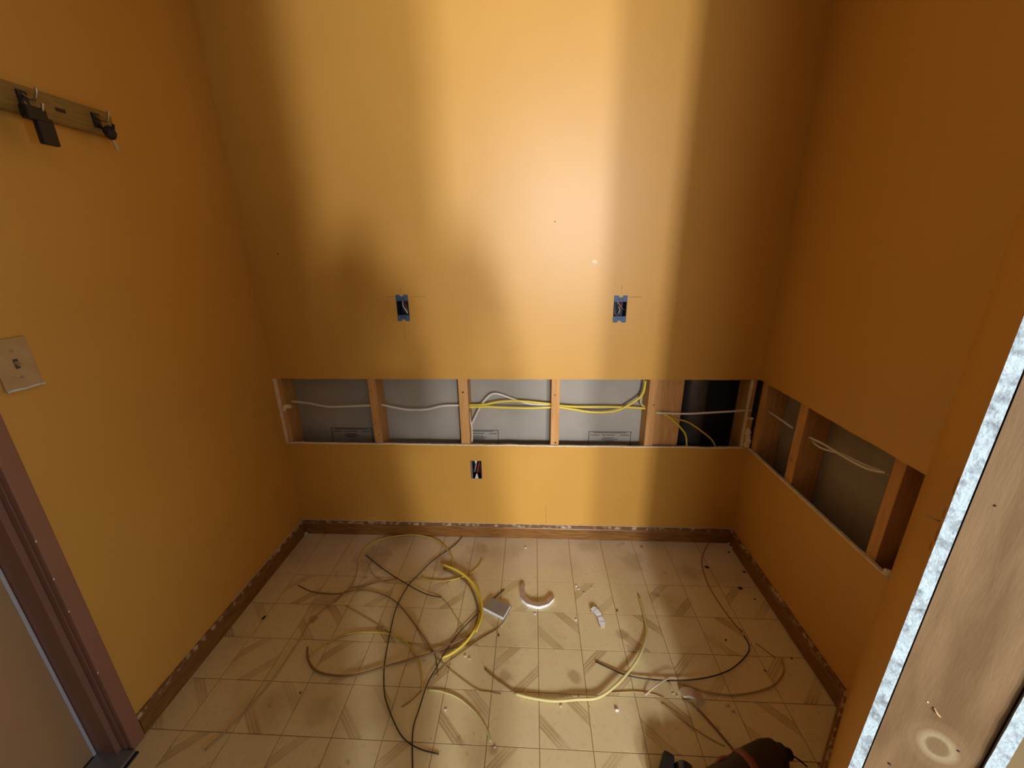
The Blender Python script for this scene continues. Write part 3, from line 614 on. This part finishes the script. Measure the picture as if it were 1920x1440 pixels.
for pl in o.data.polygons: pl.use_smooth = len(pl.vertices) == 4
bm = bmesh.new(); bmesh.ops.create_cone(bm, cap_ends=True, segments=40, radius1=.0565, radius2=.0565, depth=.012, matrix=Matrix.Translation((0, 0, .9))); bm_obj('coupling', bm, BLACK, pp)
# ------------------------------------------------------------------ switch plate and coat rack on the left wall
t = thing('light_switch', 'painted over toggle switch plate on the left wall', 'light switch', (0, -.843, 1.124))
bm = bmesh.new(); add_box(bm, (0, -.0355, -.057), (.0065, .0355, .057), .0025); bm_obj('cover_plate', bm, WHITEP, t)
bm = bmesh.new(); add_box(bm, (.0055, -.0045, -.011), (.0068, .0045, .011)); bm_obj('toggle_slot', bm, INK, t)
bm = bmesh.new(); add_box(bm, (.004, -.0035, -.003), (.017, .0035, .0035), .001, Matrix.Rotation(math.radians(25), 3, 'Y')); bm_obj('toggle', bm, WHITEP, t)
for z in (-.03, .03): tube('screw', [(.006, 0, z), (.0075, 0, z)], .0032, WHITEP, t)
tube('paint_ridge', [(.005, -.034, -.0565), (.007, -.02, -.0555), (.0065, 0, -.057), (.0075, .018, -.0555), (.006, .037, -.057)], .0026, GYPSUM, t)
t = thing('coat_rack', 'dark wooden coat rack board with hooks high on the left wall', 'coat rack', (0, -.7, 1.684))
bm = bmesh.new(); add_box(bm, (0, -.55, -.031), (.018, .253, .031), .006); bm_obj('rack_board', bm, HOOKW, t)
bm = bmesh.new(); add_box(bm, (.0175, .11, -.004), (.0186, .132, .004)); bm_obj('screw_mark', bm, DIRT, t)
for k, yy in enumerate((.045, .205, -.16, -.36)):
    tube('hook', [(.018, yy, .012), (.03, yy, .004), (.045, yy, -.002), (.055, yy, .010), (.058, yy, .022)], .0028, CHROME, t)
    tube('lower_hook', [(.018, yy, -.002), (.028, yy, -.016), (.042, yy, -.026), (.056, yy, -.022), (.062, yy, -.008)], .0032, CHROME if k != 1 else RUBBER, t)
    bm = bmesh.new(); add_box(bm, (.0175, yy - .010, -.016), (.022, yy + .010, .018), .002); bm_obj('hook_plate', bm, RUBBER if k < 2 else CHROME, t)
s = thing('strap', 'black strap end hanging from the left coat hook in view', 'strap', (.05, -.66, 1.66))
bm = bmesh.new(); add_box(bm, (-.010, -.030, -.022), (.008, .012, .006), .004); add_box(bm, (-.006, -.014, -.068), (.006, .022, -.012), .004); bm_obj('strap_body', bm, RUBBER, s)
s = thing('keyring', 'small black fob with pale tip hanging on the hook near the board end', 'key fob', (.048, -.497, 1.662))
lumps('fob', (0, 0, -.006), .016, RUBBER, s, (.8, .9, 1.1), 2, amp=.1)
tube('tip', [(0, .002, -.020), (.0, .006, -.034), (.0, .008, -.046)], .0032, CLEAR, s)
# ------------------------------------------------------------------ wires lying on the floor
def floor_wire(key, r, m, label, lift=0., cat='wire', name='loose_wire', bow=0):
    P = FLOOR_PATHS[key]; n = len(P); pts = []
    for k, (x, y) in enumerate(P):
        t_ = k / (n - 1); z = r + lift * math.sin(math.pi * t_) * (.6 + .4 * noise.noise(Vector((k * .9, lift * 100, 0))))
        pts.append((x, y, z + .0003))
    o = tube(name, pts, r, m); return tag(o, label, cat)
FW = [
 ('dark_long', .0020, CDARK, 'long black wire bowing from the back baseboard to the front', .012, 'loose_wire'),
 ('dark_short', .0021, CDARK, 'short black wire crossing the long one near the back left', .016, 'loose_wire'),
 ('dark_straight', .0020, CDARK, 'black wire from beside the square scrap down to the front edge', .018, 'loose_wire'),
 ('brown_arc', .0023, CBROWN, 'brown wire arching from the far left to the centre', .006, 'loose_wire'),
 ('tan_sweep', .0026, CTAN, 'tan cable sweeping up from the front left tiles', .004, 'loose_cable'),
 ('yellow_loop', .0034, CYELD, 'dusty yellow cable loop touching the back baseboard', .006, 'loose_cable'),
 ('yellow_bundle', .0046, CYEL, 'bright yellow cable curving beside the square scrap', .020, 'loose_cable'),
 ('brown_loop', .0036, CBROWN, 'brownish cable hooking round at the left of the tangle', .010, 'loose_cable'),
 ('yellow_arch', .0033, CYELD, 'yellow cable arch inside the left hook of the brown cable', .006, 'loose_cable'),
 ('pale_arc', .0026, CPALE, 'pale yellow cable arc at the front of the tangle', .003, 'loose_cable'),
 ('thin_hook', .0014, CBROWN, 'short thin brown wire below the yellow arch', .001, 'loose_wire'),
 ('yellow_short', .0032, CYELD, 'short yellow cable piece with upturned end behind the bright one', .003, 'loose_cable'),
 ('yellow_small', .0018, CTAN, 'small tan wire curl under the back yellow loop', .002, 'loose_wire'),
 ('brown_diag', .0018, CTAN, 'thin tan wire slanting across the left tiles', .002, 'loose_wire'),
 ('tan_line', .0015, CTAN, 'thin tan wire running right from the tangle centre', .002, 'loose_wire'),
 ('tan_pair', .0018, CTAN, 'thin tan wire reaching up to the square scrap', .003, 'loose_wire'),
 ('brown_twig', .0016, CBROWN, 'thin brown wire just under the bright yellow cable end', .002, 'loose_wire'),
 ('thin_faint', .0012, CTAN, 'very thin short wire right of the crossing black wires', .001, 'loose_wire'),
 ('thin_back', .0016, CBROWN, 'thin brown wire behind the brown arch', .002, 'loose_wire'),
 ('arc_right', .0046, CPALE, 'thick pale yellow cable arc right of centre', .016, 'loose_cable'),
 ('brown_stub', .0026, CBROWN, 'short brown wire ending at the pale yellow arc', .001, 'loose_wire'),
 ('dark_right', .0022, CDARK, 'black wire curving round the right side of the floor', .010, 'loose_wire'),
 ('tan_right', .0019, CBROWN, 'thin brown wire from the back right baseboard', .006, 'loose_wire'),
 ('tan_low', .0028, CTAN, 'tan cable curve nearest the right wall', .004, 'loose_cable'),
 ('brown_thick', .0030, CBROWN, 'brown cable running from the debris towards the dark tool', .004, 'loose_cable'),
 ('thin_low', .0016, CTAN, 'thin tan wire slanting down beside the brown cable', .002, 'loose_wire'),
 ('thin_cross', .0016, CTAN, 'short thin wire left of the clear strip', .001, 'loose_wire'),
 ('short_right', .0014, CBROWN, 'tiny straight wire near the right baseboard', .001, 'loose_wire'),
 ('smallyellow_end', .0014, CLEAR, 'tiny bent wire end behind the bright yellow cable', .004, 'loose_wire'),
]
for key, r, m, lab, lift, nm in FW: floor_wire(key, r, m, lab, lift, 'cable' if nm == 'loose_cable' else 'wire', nm)
# second strand of the bright bundle
P = FLOOR_PATHS['yellow_bundle'][:6]
tag(tube('loose_cable', [(x + .009 - k * .0005, y - .012, .012 + .016 * math.sin(k / 5 * 2.4)) for k, (x, y) in enumerate(P)], .0042, CYEL), 'second bright yellow strand on the inside of the bundle', 'cable')
zt = thing('zip_tie', 'clear plastic strip standing up in the front right debris', 'zip tie')
for key, nm in (('zip_tie', 'strip'), ('zip_tail', 'tail')):
    tube(nm, [(x, y, .006 + (.012 if k > 0 else 0)) for k, (x, y) in enumerate(FLOOR_PATHS[key])], .003, CLEAR, zt, flat=.35)
# ------------------------------------------------------------------ drywall scraps
def scrap_strip(key, w_, h_, label, top, side, z0=.0005, tilt=0):
    P = spline([Vector((x, y, 0)) for x, y in FLOOR_PATHS[key]], 4); n = len(P); V, Fc, I = [], [], []
    for i, q in enumerate(P):
        tg = (P[min(i + 1, n - 1)] - P[max(i - 1, 0)]).normalized(); s_ = Vector((-tg.y, tg.x, 0))
        k = w_ / 2 * (1 + .25 * noise.noise(q * 60)) * (.75 if i in (0, n - 1) else 1)
        for (a, z) in ((-k, 0), (k, 0), (k, h_ + tilt), (-k, h_)): V.append(q + s_ * a + Vector((0, 0, z0 + z * (1 + .12 * noise.noise(q * 90)))))
    for i in range(n - 1):
        for j in range(4): Fc.append((i * 4 + j, i * 4 + (j + 1) % 4, i * 4 + 4 + (j + 1) % 4, i * 4 + 4 + j)); I.append(0 if j == 2 else 1)
    Fc += [(3, 2, 1, 0), (n * 4 - 4, n * 4 - 3, n * 4 - 2, n * 4 - 1)]; I += [1, 1]
    return tag(mesh_obj('drywall_scrap', V, Fc, None, mats=[top, side], idx=I), label, 'drywall scrap')
BROWNP = mat('scrap_paper_face', (.40, .27, .16), .8, (.46, .32, .2), 20)
WHITEG = mat('fresh_gypsum', (.86, .87, .86), .9, (.75, .77, .78), 60, bump=.5, bscale=200, spec=.2)
scrap_strip('arcpiece', .020, .013, 'curved drywall ring piece with bright white edge', BROWNP, WHITEG)
scrap_strip('arcpiece2', .022, .012, 'curved white gypsum piece lying face up, right of centre', WHITEG, BROWNP)
scrap_strip('arcpiece3', .026, .011, 'brown curved paper scrap in the front right debris', BROWNP, CLEAR)
Q = [Vector((x, y, 0)) for x, y in FLOOR_PATHS['square']]; V = [q + Vector((0, 0, .001)) for q in Q] + [q + Vector((0, 0, .0135)) for q in Q]
tag(mesh_obj('drywall_scrap', V, [(0, 1, 2, 3), (7, 6, 5, 4), (0, 4, 5, 1), (1, 5, 6, 2), (2, 6, 7, 3), (3, 7, 4, 0)], None, mats=[PAPERD, WHITEG], idx=[0, 0, 1, 1, 1, 1]), 'square drywall scrap, grey brown face up', 'drywall scrap')
tag(tube('loose_wire', [(x, y, .004) for x, y in FLOOR_PATHS['board_thin']], .0024, CLEAR), 'short pale wire touching the corner of the square scrap', 'wire')
# crumbs
for k, (x, y) in enumerate(DARK_CRUMBS):
    r = (.0085, .0085, .006, .005, .004, .004, .004, .0045, .004, .008, .004, .005, .004)[k]
    o = lumps('dirt_crumb', (0, 0, 0), r, DIRT, None, (1.3, .7, .5), k + 70, 1); o.location = (x, y, r * .5); o.rotation_euler = (0, 0, -.5 + k * .2)
    lab = {0: 'largest dark brown crumb near the back right corner', 1: 'long dark brown crumb beside the right baseboard', 9: 'dark crumb on the tiles by the left baseboard'}.get(k)
    if lab: tag(o, lab, 'crumb')
    else: tag(o, 'tiny dark dirt crumb scattered on the vinyl', 'crumb', 'tiny dark crumbs on the floor')
for k, (x, y) in enumerate(WHITE_CRUMBS):
    r = .0028 + .002 * random.random()
    if k in (0, 4, 5): r = .0055
    o = lumps('plaster_crumb', (0, 0, 0), r, WHITEG if k < 4 or k in (8, 9, 10) else CLEAR, None, (1.2, .9, .7), k + 90, 1); o.location = (x, y, r * .65)
    lab = {0: 'bright white plaster crumb alone at the front of the lit floor'}.get(k)
    if lab: tag(o, lab, 'crumb')
    else: tag(o, 'small pale plaster crumb scattered on the vinyl', 'crumb', 'small plaster crumbs on the floor')
random.seed(21); pts = []
bm = bmesh.new()
for _ in range(420):
    x, y = random.uniform(.05, 2.05), -abs(random.gauss(0, .45)) - .02
    if y < -1.1 or (Vector((x, y, 0)) - P0).dot(NO) > -.03: continue
    r = random.uniform(.0005, .0015)
    bmesh.ops.create_icosphere(bm, subdivisions=1, radius=r, matrix=Matrix.Translation((x, y, r * .6)))
tag(bm_obj('plaster_grit', bm, DUST), 'fine plaster grit strewn over the vinyl floor', 'grit', kind='stuff')
# ------------------------------------------------------------------ tools cut by the bottom edge
def lathe(name, prof, p0, p1, m, parent, seg=20, sq=1.):
    p0, p1 = Vector(p0), Vector(p1); ax = (p1 - p0); Lh = ax.length; ax.normalize(); s_ = ax.cross(Vector((0, 0, 1))).normalized(); u_ = s_.cross(ax)
    V, Fc = [], []
    for (t_, r) in prof:
        for k in range(seg):
            th_ = 2 * math.pi * k / seg; V.append(p0 + ax * t_ * Lh + s_ * math.cos(th_) * r + u_ * math.sin(th_) * r * sq)
    for i in range(len(prof) - 1):
        for k in range(seg): Fc.append((i * seg + k, i * seg + (k + 1) % seg, (i + 1) * seg + (k + 1) % seg, (i + 1) * seg + k))
    Fc += [tuple(range(seg)), tuple((len(prof) - 1) * seg + k for k in range(seg))]
    return mesh_obj(name, V, Fc, m, parent, smooth=True)
t = thing('power_tool', 'dark brown power tool with red trim lying at the bottom edge', 'tool')
A_, B_ = (1.545, -1.015, .045), (1.828, -.900, .046)
lathe('tool_body', [(0, .012), (.03, .030), (.15, .038), (.55, .040), (.72, .043), (.9, .042), (.98, .036), (1, .028)], A_, B_, TOOLB, t, sq=.95)
lathe('red_collar', [(.60, .0405), (.61, .0435), (.66, .0445), (.67, .0425)], A_, B_, REDT, t, sq=.95)
a_, b_ = Vector(A_), Vector(B_); dx = (b_ - a_).normalized()
lathe('nose', [(0, .024), (.4, .024), (.5, .017), (1, .013)], b_ - dx * .004, b_ + dx * .035 + Vector((0, -.012, -.004)), RUBBER, t)
tube('tool_bit', [b_ + dx * .03 + Vector((0, -.01, 0)), b_ + dx * .055 + Vector((.008, -.024, -.022)), b_ + dx * .07 + Vector((.012, -.034, -.036))], .0022, RUBBER, t)
tube('trigger', [a_ + dx * .10 + Vector((0, .03, .018)), a_ + dx * .13 + Vector((-.006, .036, .02)), a_ + dx * .15 + Vector((0, .03, .022))], .005, REDT, t)
lathe('tool_grip', [(0, .014), (.1, .02), (.8, .024), (1, .018)], a_ + dx * .04 + Vector((.01, -.02, -.01)), a_ + Vector((.10, -.17, -.015)), TOOLB, t)
t = thing('hand_tool', 'black glossy rounded handle end poking in at the bottom edge', 'tool')
lathe('rounded_grip', [(0, .012), (.06, .024), (.25, .028), (.5, .027), (1, .022)], (1.566, -.925, .032), (1.540, -1.08, .028), NAVY, t)
bm = bmesh.new(); add_box(bm, (-.018, -.07, 0), (.014, .026, .05), .010)
for v in bm.verts: v.co = Matrix.Rotation(-.55, 3, 'Z') @ v.co + Vector((1.522, -.935, .002))
bm_obj('side_grip', bm, RUBBER, t)
# ------------------------------------------------------------------ the photographer, standing behind the camera in the entry
def skinned(name, V, E, R, m, parent=None, sub=2, root=0):
    me = bpy.data.meshes.new(name); me.from_pydata(V, E, []); o = bpy.data.objects.new(name, me); COL.objects.link(o)
    md = o.modifiers.new('skin', 'SKIN'); sv = me.skin_vertices[0].data if me.skin_vertices else None
    if sv is None:
        bm = bmesh.new(); bm.from_mesh(me); bm.verts.layers.skin.verify(); bm.to_mesh(me); bm.free(); sv = me.skin_vertices[0].data
    for i, r in enumerate(R):
        sv[i].radius = r if isinstance(r, tuple) else (r, r); sv[i].use_root = (i == root)
    s = o.modifiers.new('sub', 'SUBSURF'); s.levels = s.render_levels = sub
    dg = bpy.context.evaluated_depsgraph_get(); ev = o.evaluated_get(dg); nm = bpy.data.meshes.new_from_object(ev)
    o.modifiers.clear(); o.data = nm; nm.materials.clear(); nm.materials.append(m)
    for pl in nm.polygons: pl.use_smooth = True
    if parent: o.parent = parent
    return o
px, py = 1.02, -1.90
per = thing('person', 'person in dark clothes standing behind the camera holding a phone', 'person', (px, py, 0))
V = [(0, 0, .80), (0, -.01, .95), (0, -.01, 1.10), (.0, -.01, 1.22), (.02, .0, 1.30), (.04, .03, 1.37), (.045, .045, 1.46),
     (-.15, -.01, 1.22), (-.19, .02, 1.0), (-.07, .17, 1.12), (.05, .21, 1.25),
     (.16, -.01, 1.22), (.19, .02, 1.0), (.17, .16, 1.12), (.15, .20, 1.25),
     (-.09, 0, .74), (-.10, .02, .42), (-.10, -.01, .09), (-.10, .12, .035),
     (.09, 0, .74), (.10, .02, .42), (.10, -.01, .09), (.10, .12, .035)]
E = [(0, 1), (1, 2), (2, 3), (3, 4), (4, 5), (5, 6), (3, 7), (7, 8), (8, 9), (9, 10), (3, 11), (11, 12), (12, 13), (13, 14), (0, 15), (15, 16), (16, 17), (17, 18), (0, 19), (19, 20), (20, 21), (21, 22)]
R = [(.14, .10), (.13, .095), (.14, .10), (.10, .08), .048, .085, .088, .055, .042, .036, .028, .055, .042, .036, .028, .085, .058, .042, .040, .085, .058, .042, .040]
skinned('body', V, E, R, SHIRT, per)
lumps('head', (.045, .05, 1.455), .085, SKIN, per, (.86, 1.0, 1.22), 3, sub=3, amp=.05)
lumps('hair', (.045, .035, 1.480), .090, HAIR, per, (.9, 1.0, 1.12), 4, sub=3, amp=.06)
lumps('nose', (.045, .138, 1.445), .012, SKIN, per, (.8, 1.2, 1.4), 5)
for s_ in (-1, 1):
    lumps('ear', (.045 + s_ * .078, .04, 1.455), .016, SKIN, per, (.4, .8, 1.3), 6)
    hx = .05 if s_ < 0 else .15; b0 = Vector((hx, .21, 1.26))
    lumps('hand', (hx, .212, 1.285), .030, SKIN, per, (.6, .45, 1.1), 7)
    for f in range(4):
        skinned('finger', [tuple(b0 + Vector((0, 0, .02 + f * .016))), tuple(b0 + Vector((-s_ * .012, .018, .026 + f * .017))), tuple(b0 + Vector((-s_ * .03, .024, .028 + f * .017)))], [(0, 1), (1, 2)], [.009, .008, .007], SKIN, per, 1)
    skinned('thumb', [tuple(b0 + Vector((0, -.01, .02))), tuple(b0 + Vector((-s_ * .012, -.014, .05))), tuple(b0 + Vector((-s_ * .022, -.008, .07)))], [(0, 1), (1, 2)], [.011, .009, .008], SKIN, per, 1)
ph = box('phone', (px + .062, py + .214, 1.275), (px + .142, py + .222, 1.43), PHONE, bev=.003)
tag(ph, 'black phone held up by the person behind the camera', 'phone')
